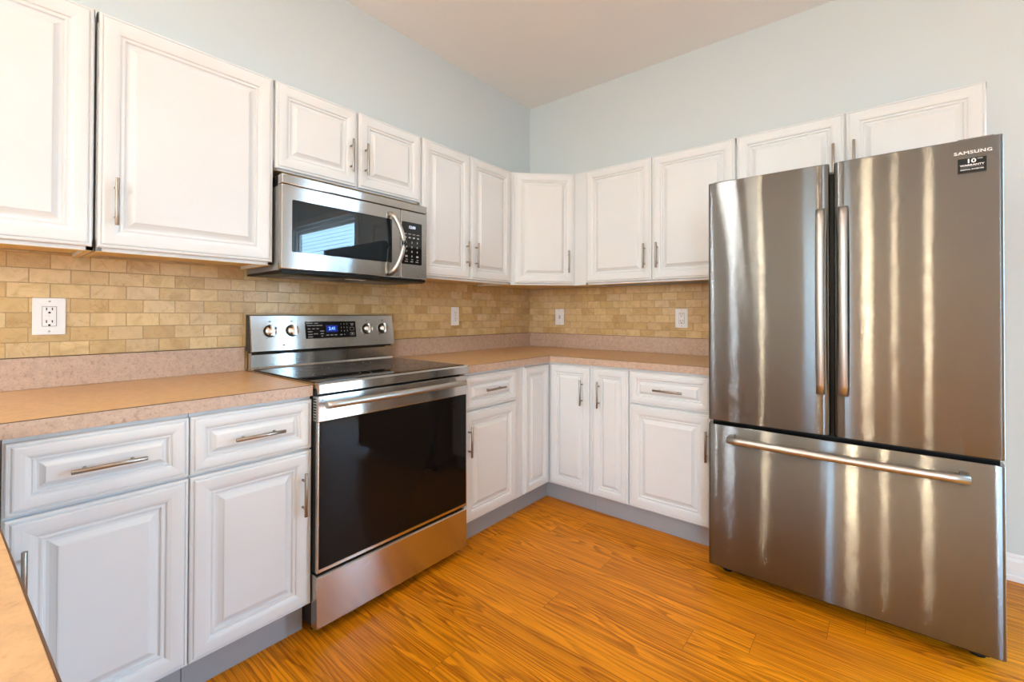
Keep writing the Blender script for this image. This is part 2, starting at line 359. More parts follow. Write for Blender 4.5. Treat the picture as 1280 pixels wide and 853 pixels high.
# patio door, garden window and added fill window: frames, sashes, panes
GLASS = bpy.data.materials.new('window_glass'); GLASS.use_nodes = True; nt_ = GLASS.node_tree; nt_.nodes.clear()
tb = N(nt_, 'ShaderNodeBsdfTransparent', i_0=(.95, .98, 1, 1)); gb = N(nt_, 'ShaderNodeBsdfGlossy'); gb.inputs['Roughness'].default_value = 0
mb_ = N(nt_, 'ShaderNodeMixShader', i_0=.05); ob = N(nt_, 'ShaderNodeOutputMaterial')
L(nt_, tb, 0, mb_, 1); L(nt_, gb, 0, mb_, 2); L(nt_, mb_, 0, ob, 0)
def glazing(name, x0, x1, z0, z1, y, inward, nsash):
    f = MB(); t = .05; yy = (y-.02, y+.06) if inward < 0 else (y-.06, y+.02)
    f.box(x0, x0+t, *yy, z0, z1, TRIM); f.box(x1-t, x1, *yy, z0, z1, TRIM); f.box(x0+t, x1-t, *yy, z1-t, z1, TRIM); f.box(x0+t, x1-t, *yy, z0, z0+t, TRIM)
    fr = struct(f.build(name)); wd = (x1-x0-2*t)/nsash
    for i in range(nsash):
        a = x0+t+i*wd; s = MB(); c = .045; ym = (yy[0]+yy[1])/2; ys = (ym-.015, ym+.015)
        s.box(a, a+c, *ys, z0+t, z1-t, TRIM); s.box(a+wd-c, a+wd, *ys, z0+t, z1-t, TRIM); s.box(a+c, a+wd-c, *ys, z1-t-c, z1-t, TRIM); s.box(a+c, a+wd-c, *ys, z0+t, z0+t+c, TRIM)
        sh = s.build('sash', fr); MB().box(a+c, a+wd-c, ym-.002, ym+.002, z0+t+c, z1-t-c, GLASS).build('pane', sh)
    return fr
glazing('door_1', PD[0], PD[1], PD[2], PD[3], .03, -1, 1)
glazing('window_1', GD[0], GD[1], GD[2], GD[3], Y1-.03, 1, 1)
glazing('added_fill_window', FD[0], FD[1], FD[2], FD[3], Y1-.03, 1, 2)  # unseen window, added to brighten the back-wall cabinets
cas = MB()
for x0, x1, z0, z1 in ((PD[0]-.075, PD[0], .0, PD[3]+.075), (PD[1], PD[1]+.075, .0, PD[3]+.075), (PD[0], PD[1], PD[3], PD[3]+.075)): cas.box(x0, x1, -.018, -.0005, z0+.0005, z1, TRIM, .003)
struct(cas.build('trim_1'))
# horizontal blind inside the patio door
bl = thing('window_blind', 'white slatted blind hanging in the patio door beyond the refrigerator', 'blind', (PD[0], -.06, 2.36))
MB().box(.01, 1.59, -.03, .02, 0, .05, TRIM, .004).build('headrail', bl)
SLATM = simple('blind_slat', (.75, .82, .88), .45)
sl = MB(); ns = 34
for i in range(ns):
    zz = -.05-i*.047; t = bmesh.new(); a = .35
    P = [(math.cos(a)*q, math.sin(a)*q) for q in (-.024, .024)]
    vs = [t.verts.new((x, p[0], zz+p[1]+e)) for x in (.02, 1.58) for p in P for e in (0, .002)]
    for q in ((0, 1, 3, 2), (4, 6, 7, 5), (0, 4, 5, 1), (2, 3, 7, 6), (0, 2, 6, 4), (1, 5, 7, 3)): t.faces.new([vs[k] for k in q])
    sl.absorb(t, SLATM)
so = sl.build('slats', bl)
MB().box(.02, 1.58, -.024, .024, -.05-ns*.047-.02, -.05-ns*.047, TRIM, .003).build('bottom_rail', bl)

# ceiling can lights, some added only as fill: trim ring + lens, each with its own lamp
for i, (x, y, pw) in enumerate(CAN_FILL_SPOTS):
    t = thing('recessed_or_fill_light', 'round white recessed ceiling light with a warm lens', 'ceiling light', (x, y, ZC), 0, 'recessed lights in the ceiling')
    MB().lathe([(.075, -.001), (.095, -.001), (.097, -.006), (.090, -.010), (.075, -.006)], (0, 0, 0), (0, 0, 1), TRIM, ring=True).build('trim_ring', t)
    MB().lathe([(0, -.002), (.074, -.002), (.074, -.005), (0, -.007)], (0, 0, 0), (0, 0, 1), BULB).build('lens', t)
    area('can_or_fill_lamp', (x, y, ZC-.014), (0, 0, 0), .14, .14, CAN_POWER*pw, WARM, 'DISK')
# pendants over the dining side
for x, y, z, gr in ((1.02, -5.5, 1.89, .040), (1.97, -6.3, 1.85, .070), (2.31, -5.2, 1.775, .034), (2.66, -5.0, 1.80, .042)):
    t = thing('pendant_lamp', 'small warm glass globe pendant hanging from the ceiling', 'pendant light', (x, y, ZC), 0, 'pendants in the dining area')
    MB().lathe([(0, -.001), (.055, -.001), (.055, -.014), (.012, -.03), (0, -.03)], (0, 0, 0), (0, 0, 1), HSTEEL).build('canopy', t)
    MB().tube([(0, 0, -.03), (0, 0, z-ZC+gr+.015)], .003, BLACK, 8).build('cord', t)
    MB().lathe([(.001, gr)]+[(gr*math.sin(a*PI/10), gr*math.cos(a*PI/10)) for a in range(1, 10)]+[(.001, -gr)], (0, 0, z-ZC), (0, 0, 1), GLOBE).build('globe', t)
    MB().lathe([(0, gr+.02), (.018, gr+.02), (.022, gr-.007), (0, gr-.007)], (0, 0, z-ZC), (0, 0, 1), HSTEEL).build('socket', t)

# ------------------------------------------------------------------ cabinet kit
PROF = [(0, 0), (0, .012), (.0025, .0155), (.007, .0165), (.0085, .0138), (.0105, .0138), (.0125, .0185), (.017, .0195), (.030, .0195), (.042, .0187), (.049, .0170), (.0525, .0155), (.0545, .0112), (.0575, .0108), (.061, .0125), (.0645, .0122), (.067, .0062), (.071, .0056), (.077, .0075), (.084, .0115), (.0895, .0150), (.091, .0172), (.094, .0180)]
def panel_front(name, parent, x0, x1, z0, z1, k=1.0, kz=None):
    """moulded raised-panel front; local front faces -Y, sits at y = 0 .. -0.0195"""
    w, h = x1-x0, z1-z0; kz = kz or k; m = MB(); rings = []
    for ins, d in PROF:
        e = max(0, ins-.0125); a = min(ins, .0125)+e*k; c = min(ins, .0125)+e*kz
        rings.append([m.bm.verts.new(p) for p in ((a, -d, c), (w-a, -d, c), (w-a, -d, h-c), (a, -d, h-c))])
    for A, B in zip(rings, rings[1:]):
        for i in range(4): m.face((A[i], A[(i+1) % 4], B[(i+1) % 4], B[i]), WHITE)
    m.face(rings[-1], WHITE); m.face(rings[0][::-1], WHITE)
    return m.build(name, parent, (x0, 0, z0))
def bar_handle(parent, x, z, vert=True, ln=.152, y0=-.0185):
    m = MB(); h = ln/2; y = -.046; c = .048
    E = lambda q: (0, y, q) if vert else (q, y, 0)
    m.tube([E(-h), E(-h+.0008), E(h-.0008), E(h)], [.0052, .0058, .0058, .0052], NICKEL, 14)
    for q in (-c, c):
        p = E(q); m.tube([(p[0], y, p[2]), (p[0], y0, p[2])], .0043, NICKEL, 10)
    return m.build('handle', parent, (x, 0, z))
def base_body(parent, w, zt=.874, depth=.603, toe=True, x0=0.0):
    m = MB(); m.box(x0, w, 0, depth, .114, zt, WHITE, .0008); m.box(x0, w, .0605, depth, .001, .114, WHITE)
    m.build('body', parent)
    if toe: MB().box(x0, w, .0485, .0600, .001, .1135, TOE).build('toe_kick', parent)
def upper_body(parent, w, z0, z1, depth=.2855):
    m = MB(); t = .016
    m.box(0, w, 0, .019, z0, z0+.035, WHITE); m.box(0, w, 0, .019, z1-.035, z1, WHITE)
    m.box(0, t, .0, depth, z0, z1, WHITE); m.box(w-t, w, 0, depth, z0, z1, WHITE)
    m.box(t, w-t, .019, depth, z1-t, z1, WHITE); m.box(t, w-t, depth-.006, depth, z0+.012, z1-t, WHITE)
    m.box(t, w-t, 0, .019, z0+.035, z1-.035, WHITE)
    m.build('body', parent)
    MB().box(t+.0005, w-t-.0005, .0195, depth-.0065, z0+.012, z0+.024, MAPLE).build('bottom_panel', parent)
    # unpainted lower edge of the two sides
    MB().box(.0006, w-.0006, .0004, .0185, z0-.0012, z0-.0002, MAPLE).build('frame_edge', parent)
    for a in (0, w-t): MB().box(a+.0006, a+t-.0006, .0195, depth-.001, z0-.0012, z0-.0002, MAPLE).build('side_edge', parent)

BX, BZ0, BZ1 = .6185, .1217, .8603     # base box front; door/drawer heights
ZDB, ZDT = .6850, .6775
UX, UZ0, UZ1, UZM = .2995, 1.3820, 2.1339, 1.7740
R90 = PI/2
def left_base(label, ua, ub, group='base cabinets along the range wall'):
    """ua > ub are distances from the corner"""
    return thing('base_cabinet', label, 'cabinet', (BX, -ua, 0), R90, group)

# --- base cabinets, range wall
c = left_base('white base cabinet with drawer farthest left, its door pull beside the peninsula', 2.9055, 2.5340)
base_body(c, .3705)
d = panel_front('drawer', c, .004, .3705, ZDB, BZ1, .70, .70); bar_handle(d, .186, .0865, False)
d = panel_front('door', c, .004, .3705, BZ0, ZDT); bar_handle(d, .032, .409)
c = left_base('white base cabinet with drawer directly left of the range', 2.5330, 2.1600)
base_body(c, .373)
d = panel_front('drawer', c, .0012, .3730, ZDB, BZ1, .70, .70); bar_handle(d, .190, .0865, False)
d = panel_front('door', c, .0012, .3730, BZ0, ZDT); bar_handle(d, .338, .4085)
c = left_base('white base cabinet with short drawer between range and corner cabinet', 1.3900, .9130)
base_body(c, .477)
d = panel_front('drawer', c, .010, .4266, ZDB, BZ1, .70, .70); bar_handle(d, .211, .0905, False)
d = panel_front('door', c, .010, .4266, BZ0, ZDT); bar_handle(d, .024, .4100)

# --- corner base cabinet: L-shaped body and the two joined door leaves
c = thing('corner_cabinet', 'white corner base cabinet with two narrow joined doors meeting in the inner corner', 'cabinet', (0, 0, 0))
m = MB(); OUT = [(.012, -.012), (.012, -.9125), (BX, -.9125), (BX, -BX), (.9235, -BX), (.9235, -.012)]
m.prism(OUT, .114, .874, WHITE); TI = BX-.0605
m.prism([(.012, -.012), (.012, -.9125), (TI, -.9125), (TI, -TI), (.9235, -TI), (.9235, -.012)], .001, .114, WHITE); m.build('body', c)
a, b2 = TI+.0005, TI+.012
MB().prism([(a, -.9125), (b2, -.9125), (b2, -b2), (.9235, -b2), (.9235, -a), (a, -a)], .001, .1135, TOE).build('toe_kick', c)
d = panel_front('door', c, 0, .8905-.6385, BZ0, BZ1, .80); d.location = (BX, -.8905, BZ0); d.rotation_euler = (0, 0, R90)
d = panel_front('door', c, .6385, .9140, BZ0, BZ1, .80); d.location = (.6385, -BX, BZ0); bar_handle(d, .870-.6385, .709-BZ0)

# --- base cabinets, back wall
c = thing('base_cabinet', 'narrow white base cabinet with one tall door and a bar pull right of the corner', 'cabinet', (.9245, -BX, 0), 0, 'base cabinets along the back wall')
base_body(c, .2360)
d = panel_front('door', c, .0100, .2340, BZ0, BZ1, .80); bar_handle(d, .047, .709-BZ0)
c = thing('base_cabinet', 'white base cabinet with drawer standing beside the refrigerator', 'cabinet', (1.1610, -BX, 0), 0, 'base cabinets along the back wall')
base_body(c, .447)
d = panel_front('drawer', c, .0032, .4290, ZDB, BZ1, .70, .70); bar_handle(d, .219, .0865, False)
d = panel_front('door', c, .0032, .4290, BZ0, ZDT); bar_handle(d, .4080, .4035)

# --- peninsula run and the blind corner under the left worktop
c = thing('peninsula_cabinet', 'white peninsula base cabinet under the foreground worktop', 'cabinet', (1.88, -3.020, 0), PI)
m = MB(); m.box(0, 1.26, 0, .52, .114, .874, WHITE, .001); m.box(0, 1.26, .0605, .52, .001, .114, WHITE); m.build('body', c)
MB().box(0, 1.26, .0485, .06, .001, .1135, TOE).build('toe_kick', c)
for i in range(3):
    d = panel_front('door', c, .005+.405*i, .400+.405*i, BZ0, ZDT); bar_handle(d, .36, .41)
    d = panel_front('drawer', c, .005+.405*i, .400+.405*i, ZDB, BZ1, .7, .7); bar_handle(d, .1975, .0865, False)
c = thing('blind_corner_cabinet', 'plain white corner cabinet body under the worktop at the peninsula', 'cabinet', (0, 0, 0))
MB().box(.014, .615, -3.535, -2.9075, .001, .874, WHITE, .001).build('body', c)

# --- upper cabinets, range wall
def left_upper(label, ua, ub): return thing('wall_cabinet', label, 'cabinet', (UX, -ua, 0), R90, 'upper cabinets along the range wall')
c = left_upper('white upper cabinet cut by the left edge of the photo', 3.250, 2.7085)
upper_body(c, .5415, 1.3705, 2.1385); d = panel_front('door', c, .003, .5385, UZ0, UZ1); bar_handle(d, .042, .148)
c = left_upper('large single-door white upper cabinet left of the microwave', 2.7025, 2.1645)
upper_body(c, .5380, 1.3705, 2.1385); d = panel_front('door', c, .0028, .5338, UZ0, UZ1); bar_handle(d, .0425, .148)
c = left_upper('short two-door white upper cabinet over the microwave', 2.1630, 1.4005)
upper_body(c, .7625, UZM-.006, 2.1385)
d = panel_front('door', c, .0036, .3745, UZM, UZ1, .93); bar_handle(d, .3365, .1365)
d = panel_front('door', c, .3853, .7590, UZM, UZ1, .93); bar_handle(d, .0325, .1365)
c = left_upper('tall two-door white upper cabinet between microwave and corner cabinet', 1.3990, .6210)
upper_body(c, .7780, 1.3705, 2.1385)
d = panel_front('door', c, .0092, .3790, UZ0, UZ1); bar_handle(d, .334, .148)
d = panel_front('door', c, .3830, .7690, UZ0, UZ1); bar_handle(d, .0385, .148)

# --- diagonal corner upper
c = thing('corner_wall_cabinet', 'white diagonal upper cabinet across the room corner', 'cabinet', (0, 0, 0))
e = .0135; q0, q1 = .612, .2990
outl = [(e, -e), (e, -.6195), (q1, -.6195), (q1, -q0), (q0, -q1), (.7015, -q1), (.7015, -e)]
m = MB(); m.prism(outl, 1.3825, 2.1385, WHITE); m.build('body', c)
MB().prism([(.03, -.03), (.03, -.60), (.285, -.60), (.59, -.285), (.69, -.285), (.69, -.03)], 1.3755, 1.3822, MAPLE).build('bottom_panel', c)
MB().prism([(q1-.018, -.6195), (q1, -.6195), (q1, -q0), (q0, -q1), (.7015, -q1), (.7015, -q1+.018), (q0-.008, -q1+.018), (q1-.018, -q0+.008)], 1.3705, 1.3822, WHITE).build('bottom_rail', c)
dl = math.hypot(q0-q1, q0-q1); dw = .4090
d = panel_front('door', c, 0, dw, UZ0, UZ1, .93)
st = .0260; s2 = math.sqrt(.5); d.location = (q1+st*s2+.0004, -q0+st*s2-.0004, UZ0); d.rotation_euler = (0, 0, PI/4); bar_handle(d, .3670, .148)

# --- upper cabinets, back wall
c = thing('wall_cabinet', 'tall two-door white upper cabinet between corner cabinet and refrigerator', 'cabinet', (.7025, -UX, 0), 0, 'upper cabinets along the back wall')
upper_body(c, .9295, 1.3705, 2.1385)
d = panel_front('door', c, .0065, .4590, UZ0, UZ1); bar_handle(d, .4120, .148)
d = panel_front('door', c, .4620, .9262, UZ0, UZ1); bar_handle(d, .0360, .148)
c = thing('wall_cabinet', 'short two-door white upper cabinet above the refrigerator', 'cabinet', (1.6330, -UX, 0), 0, 'upper cabinets along the back wall')
upper_body(c, .9410, UZM-.006, 2.1385)
d = panel_front('door', c, .0030, .4715, UZM, UZ1); bar_handle(d, .4270, .1400)
d = panel_front('door', c, .4780, .9375, UZM, UZ1); bar_handle(d, .0305, .1400)

# ------------------------------------------------------------------ worktops
CT0, CT1, CX = .8750, .9140, .6440
def worktop(label, outline, edges, lips, lip_axis):
    c = thing('countertop', label, 'worktop', (0, 0, 0))
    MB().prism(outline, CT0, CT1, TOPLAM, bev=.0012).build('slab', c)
    return c
def edge_band(c, runs):
    m = MB()
    for x0, x1, y0, y1 in runs:
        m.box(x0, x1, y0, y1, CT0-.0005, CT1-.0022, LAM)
        m.box(x0, x1, y0, y1, CT1-.0021, CT1-.0004, SEAM)
    o = m.build('edge_band', c); return o
c = worktop('beige laminate worktop left of the range running into the peninsula', [(.0135, -2.1620), (CX-.002, -2.1620), (CX-.002, -2.9685), (1.95, -2.9115), (1.95, -3.56), (.0135, -3.56)], 0, 0, 0)
edge_band(c, [(CX-.0018, CX, -2.9660, -2.1620)])
m = MB()
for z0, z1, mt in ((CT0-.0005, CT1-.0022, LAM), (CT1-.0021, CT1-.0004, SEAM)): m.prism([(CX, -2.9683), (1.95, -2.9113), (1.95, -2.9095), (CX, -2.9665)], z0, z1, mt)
m.build('edge_band', c)
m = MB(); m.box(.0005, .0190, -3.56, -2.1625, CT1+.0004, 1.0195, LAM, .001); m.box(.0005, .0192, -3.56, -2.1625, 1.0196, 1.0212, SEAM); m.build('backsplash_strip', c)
c = worktop('beige laminate corner worktop between range and refrigerator', [(.0135, -1.3930), (CX-.002, -1.3930), (CX-.002, -CX+.002), (1.6050, -CX+.002), (1.6050, -.0135), (.0135, -.0135)], 0, 0, 0)
edge_band(c, [(CX-.0018, CX, -1.3930, -CX-.0002), (CX-.0018, 1.6050, -CX, -CX+.0018)])
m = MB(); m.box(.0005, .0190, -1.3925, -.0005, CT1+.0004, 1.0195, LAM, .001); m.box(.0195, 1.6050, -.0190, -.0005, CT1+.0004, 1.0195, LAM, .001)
m.box(.0005, .0192, -1.3925, -.0005, 1.0196, 1.0212, SEAM); m.box(.0195, 1.6050, -.0192, -.0005, 1.0196, 1.0212, SEAM); m.build('backsplash_strip', c)

# tiled backsplashes
TL = tiles('left', -2.7775, 1.3245); TR = tiles('back', .8588, 1.3200)
o = MB().box(.0005, .0120, -3.54, -.0125, 1.0215, 1.3815, TL).box(.0005, .0120, -2.1600, -1.3950, .90, 1.0214, TL).build('tile_backsplash')
tag(o, 'tan travertine brick-tile backsplash on the range wall', 'backsplash')
o = MB().box(.0005, 1.6050, -.0120, -.0005, 1.0215, 1.3745, TR).build('tile_backsplash')
tag(o, 'tan travertine brick-tile backsplash on the back wall beside the refrigerator', 'backsplash')

# ------------------------------------------------------------------ outlets and switch plates (local front -Y)
def plate(label, loc, rotz, w, h, kind, cat='outlet'):
    t = thing('wall_outlet' if cat == 'outlet' else 'light_switch', label, cat, loc, rotz)
    MB().box(-w/2, w/2, -.0055, 0, -h/2, h/2, PLATE, .002).build('cover_plate', t)
    for z in ((0,) if kind == 'duplex' else (-h*.41, h*.41)):
        MB().lathe([(0, -.0002), (.0033, -.0002), (.003, .0012), (0, .0014)], (0, -.0055, z), (0, -1, 0), SCREW, 12).build('screw', t)
    if kind == 'gfci':
        m = MB(); m.box(-.0178, .0178, -.0064, -.0054, -.0345, .0345, SLOT); m.box(-.0168, .0168, -.0080, -.0060, -.0335, .0335, PLATE, .0008)
        m.box(-.012, -.001, -.0088, -.0079, -.0045, .0045, PLATE, .0004); m.box(.001, .012, -.0088, -.0079, -.0045, .0045, PLATE, .0004)
        f = m.build('receptacle', t)
        for z in (.0215, -.0215):
            MB().box(-.0084, -.0056, -.0083, -.0079, z-.001, z+.0085, SLOT).build('slot', f); MB().box(.0056, .0084, -.0083, -.0079, z, z+.0085, SLOT).build('slot', f)
            MB().lathe([(0, 0), (.0033, 0), (.0033, .0004), (0, .0004)], (0, -.0080, z-.0085), (0, -1, 0), SLOT, 12).build('ground_hole', f)
    elif kind == 'duplex':
        for z in (.0195, -.0195):
            f = MB().lathe([(0, -.0005), (.0168, -.0005), (.0168, .0018), (.0150, .0028), (0, .0028)], (0, -.0055, z), (0, -1, 0), PLATE, 24).build('receptacle', t)
            MB().box(-.0074, -.0054, -.0087, -.0082, z, z+.008, SLOT).build('slot', f); MB().box(.0054, .0074, -.0087, -.0082, z, z+.008, SLOT).build('slot', f)
            MB().lathe([(0, 0), (.0026, 0), (.0026, .0005), (0, .0005)], (0, -.0082, z-.007), (0, -1, 0), SLOT, 12).build('ground_hole', f)
    elif kind == 'toggle':
        MB().box(-.0058, .0058, -.0066, -.0054, -.0125, .0125, SLOT).build('slot_frame', t)
        MB().prism([(-.0060, -.0105), (-.0060, .0105), (-.0085, .0100), (-.0165, -.0010), (-.0165, -.0055), (-.0085, -.0085)], -.0042, .0042, PLATE, axis='x').build('toggle', t)
    return t
plate('white outlet plate with square receptacle above the left worktop', (.0125, -2.7795, 1.1600), R90, .0810, .1265, 'gfci')
plate('small white outlet plate on the range wall, right of the range', (.0125, -.8600, 1.1565), R90, .0720, .1245, 'duplex')
plate('small white toggle plate on the back wall near the corner', (.3060, -.0125, 1.1510), 0, .0800, .1240, 'toggle', 'switch')
plate('white outlet plate on the back wall beside the refrigerator', (1.2430, -.0125, 1.1485), 0, .0800, .1240, 'gfci')

# ------------------------------------------------------------------ range (local front -Y; x 0 at its left side)
RW = .7530
RG = thing('range', 'stainless steel electric range with black glass oven door', 'stove', (.6690, -2.1570, 0), R90)
m = MB(); m.box(.003, RW-.003, .040, .640, .028, .895, DARKM, .002); m.box(.02, RW-.02, .05, .60, .012, .028, DARKM); m.build('body', RG)
for x in (.035, RW-.035):
    for y in (.075, .58): MB().lathe([(0, 0), (.017, 0), (.017, .008), (.008, .011), (.008, .030), (0, .030)], (x, y, .0005), (0, 0, 1), BLACK, 16).build('foot', RG)
# cooktop: stainless rim with a black ceramic glass and printed rings
m = MB(); m.prism([(0, .880), (-.012, .884), (-.012, .9155), (-.004, .9215), (.016, .9215), (.016, .9180), (.58, .9180), (.58, .900), (.006, .900)], 0.0, RW, STEEL, axis='x'); m.build('cooktop_frame', RG)
ct = MB().box(.004, RW-.004, .012, .575, .9185, .9235, BLACKG, .0015).build('cooktop_glass', RG)
rg = MB()
for x, y, r in ((.19, .16, .115), (.56, .16, .095), (.19, .42, .075), (.56, .42, .095), (.375, .46, .05)):
    for rr in (r, r*.62):
        rg.lathe([(rr-.0012, 0), (rr, 0), (rr, .0002), (rr-.0012, .0002)], (x, y, .9236), (0, 0, 1), RINGM, 40, ring=True)
rg.build('burner_rings', ct)
MB().box(.0, RW, .576, .640, .885, .9185, STEEL, .001).build('rear_trim', RG)
# backguard
BY = .590
m = MB(); m.prism([(BY, .9190), (BY+.006, .9300), (BY+.006, .985), (BY, .9935), (BY+.050, .9935), (BY+.050, .9190)], .002, RW-.002, STEEL, axis='x'); m.build('backguard', RG)
m = MB(); m.prism([(BY+.018, .9936), (BY+.018, 1.0010), (BY+.050, 1.001), (BY+.050, .9936)], .004, RW-.004, BLACK, axis='x')
m.prism([(BY+.012, 1.0020), (BY+.035, 1.1600), (BY+.051, 1.1660), (BY+.056, 1.1660), (BY+.056, 1.0020)], -.0025, RW+.0025, DARKM, axis='x'); m.build('backguard_cap', RG)
m = MB(); P0, P1 = (BY-.010, 1.0015), (BY+.016, 1.1610)
m.prism([P0, (P0[0]+.006, P0[1]-.002), (P0[0]+.030, P0[1]), (P1[0]+.020, P1[1]+.002), (P1[0]+.003, P1[1]+.002), P1], 0, RW, STEEL, axis='x'); CP = m.build('control_panel', RG)
tilt = math.atan2(P1[0]-P0[0], P1[1]-P0[1])
def on_panel(x, z, off=0):       # matrix on the slanted panel face, at local x and world height z
    f = (z-P0[1])/(P1[1]-P0[1]); p = Vector((x, P0[0]+f*(P1[0]-P0[0]), z))
    R = Matrix.Rotation(-tilt, 4, 'X') @ FRONT
    n = (R @ Vector((0, 0, 1)))
    return Matrix.Translation(p+n*off) @ R
def quad(m, mtx, x0, x1, z0, z1, th, mt, bev=0):
    t = bmesh.new()
    vs = [t.verts.new((x, y, z)) for x in (x0, x1) for y in (z0, z1) for z in (-.002, th)]
    for q in ((0, 1, 3, 2), (4, 6, 7, 5), (0, 4, 5, 1), (2, 3, 7, 6), (0, 2, 6, 4), (1, 5, 7, 3)): t.faces.new([vs[i] for i in q])
    bmesh.ops.transform(t, matrix=mtx, verts=t.verts[:]); m.absorb(t, mt)
# black touch display with clock, digits and key marks
m = MB(); mx = on_panel(.380, 1.0905); quad(m, mx, -.136, .136, -.042, .042, .0012, BLACKG)
dsp = m.build('display', RG)
m = MB(); mx2 = on_panel(.380, 1.0905, .0013); quad(m, mx2, -.030, .032, -.012, .022, .0002, BLUEB); m.text('2:41', .022, on_panel(.382, 1.0955, .0017), BLUE, bold=.0004); m.build('clock', dsp)
m = MB()
for r, row in enumerate(('123', '456', '789')):
    for k, ch in enumerate(row): m.text(ch, .0105, on_panel(.380+.052+k*.0165, 1.0905+.027-r*.0175, .0014), GREYT)
m.text('0', .0105, on_panel(.380+.0685, 1.0905-.0265, .0014), GREYT)
def dash(x, z, w, h=.003, mt=GREYT, base=None):
    quad(m, on_panel(.380+x, 1.0905+z, .0013), -w/2, w/2, -h/2, h/2, .0002, mt)
for x, z, w in ((-.114, .033, .032), (-.08, .033, .02), (-.116, .022, .022), (-.094, .022, .018), (-.074, .022, .014), (-.057, .022, .016), (-.118, .006, .013), (-.096, .006, .013), (-.075, .006, .013), (-.113, -.008, .022), (-.113, -.021, .022), (-.085, -.019, .022), (-.052, -.006, .02), (-.053, -.019, .016), (-.113, -.033, .024), (-.053, -.031, .008), (-.024, -.027, .015), (-.002, -.027, .015), (.020, -.027, .013), (.050, -.027, .012), (.115, .028, .018), (.115, .021, .012)): dash(x, z, w)
for x, z in ((.113, .002), (.113, -.024)):
    for dx, dz, w, h in ((0, .0075, .022, .001), (0, -.0075, .022, .001), (-.011, 0, .001, .016), (.011, 0, .001, .016)): dash(x+dx, z+dz, w, h)
dash(.113, -.024, .008, .006)
m.build('key_marks', dsp)
# four knobs with a flat grip bar, and the printed dial ticks
for x in (.081, .181, .584, .684):
    mx = on_panel(x, 1.091, .0005); ax = (mx.to_3x3() @ Vector((0, 0, 1))); cpos = mx.translation
    k = MB(); k.lathe([(0, -.002), (.0285, -.002), (.0285, .004), (.0270, .0045), (0, .0045)], cpos, ax, BLACK, 30)
    k.lathe([(0, .004), (.0255, .004), (.0255, .016), (.0235, .0195), (0, .0200)], cpos, ax, CHROME, 30)
    kb = k.build('knob', RG)
    g = MB(); t = bmesh.new()
    prof = [(-.0085, .019), (-.0065, .036), (.0065, .036), (.0085, .019)]
    A = [t.verts.new((p, -.0245, q)) for p, q in prof]; B = [t.verts.new((p, .0245, q)) for p, q in prof]; t.faces.new(A); t.faces.new(B)
    for i in range(4): t.faces.new((A[i], A[(i+1) % 4], B[(i+1) % 4], B[i]))
    bmesh.ops.bevel(t, geom=t.edges[:], offset=.0022, segments=2, affect='EDGES'); bmesh.ops.transform(t, matrix=mx, verts=t.verts[:]); g.absorb(t, CHROME); g.build('grip', kb)
m = MB()
for x in (.081, .181, .584, .684):
    for a in range(-4, 5):
        an = a*.52; R = .037
        quad(m, on_panel(x+R*math.sin(an), 1.091-R*math.cos(an), .0002), -.0014, .0014, -.0014, .0014, .0003, SLOT)
    quad(m, on_panel(x, 1.1345, .0002), -.006, .006, -.0025, .0025, .0003, GREYB)
for x, z in ((.138, 1.025), (.640, 1.025)): quad(m, on_panel(x, z, .0002), -.006, .006, -.004, .004, .0003, GREYB)
m.build('dial_marks', CP)
# oven door: stainless top rail, black glass, thin stainless edge
OD = MB(); OD.box(0, RW, -.004, .036, .780, .874, STEEL, .003); OD.box(.002, RW-.002, .0, .036, .236, .780, DARKM)
od = OD.build('oven_door', RG)
m = MB(); m.box(.006, RW-.006, -.0045, -.0005, .252, .7795, SMOKE, .0012); m.build('door_glass', od)
m = MB(); m.box(0, .005, -.004, .01, .240, .7795, STEEL); m.box(RW-.005, RW, -.004, .01, .240, .7795, STEEL); m.box(.005, RW-.005, -.005, .01, .240, .2515, STEEL); m.build('edge_trim', od)
m = MB()
for i in range(8): m.box(-.0012, .0003, .012, .028, .790+i*.010, .7935+i*.010, BLACK)
m.build('side_vents', od)
hp = [(.014+t*(.704-.014), -.040-.006*math.sin(PI*t), .845) for t in [i/16 for i in range(17)]]
m = MB(); m.tube(hp, .0135, HSTEEL, 18)
for x in (.050, .668): m.tube([(x, -.040, .845), (x, -.020, .843), (x, -.003, .842)], [.011, .010, .013], HSTEEL, 14)
m.build('handle', od)
# storage drawer
m = MB(); m.prism([(.006, .0330), (-.004, .0400), (-.004, .2200), (.006, .2270), (.036, .2270), (.036, .0330)], 0, RW, STEEL, axis='x'); m.build('storage_drawer', RG)

# ------------------------------------------------------------------ microwave (local front -Y)
MWW = .7520; MX = .3720
MW = thing('microwave', 'stainless steel over-the-range microwave with black window', 'microwave', (MX, -2.1580, 1.3520), R90)
MB().box(.004, MWW-.004, .034, .358, -.004, .388, GREYB, .002).build('body', MW)
m = MB()
for i in range(9): m.box(-.0002, .0038, .045+i*.012, .051+i*.012, .345, .385, BLACK)
m.build('side_vents', MW)
m = MB(); m.box(.0, MWW, .0, .034, .3490, .3890, STEEL, .004); m.build('top_grille', MW)
DX = .5815
m = MB(); m.box(0, DX, 0, .034, .0015, .3470, STEEL, .004); md = m.build('door', MW)
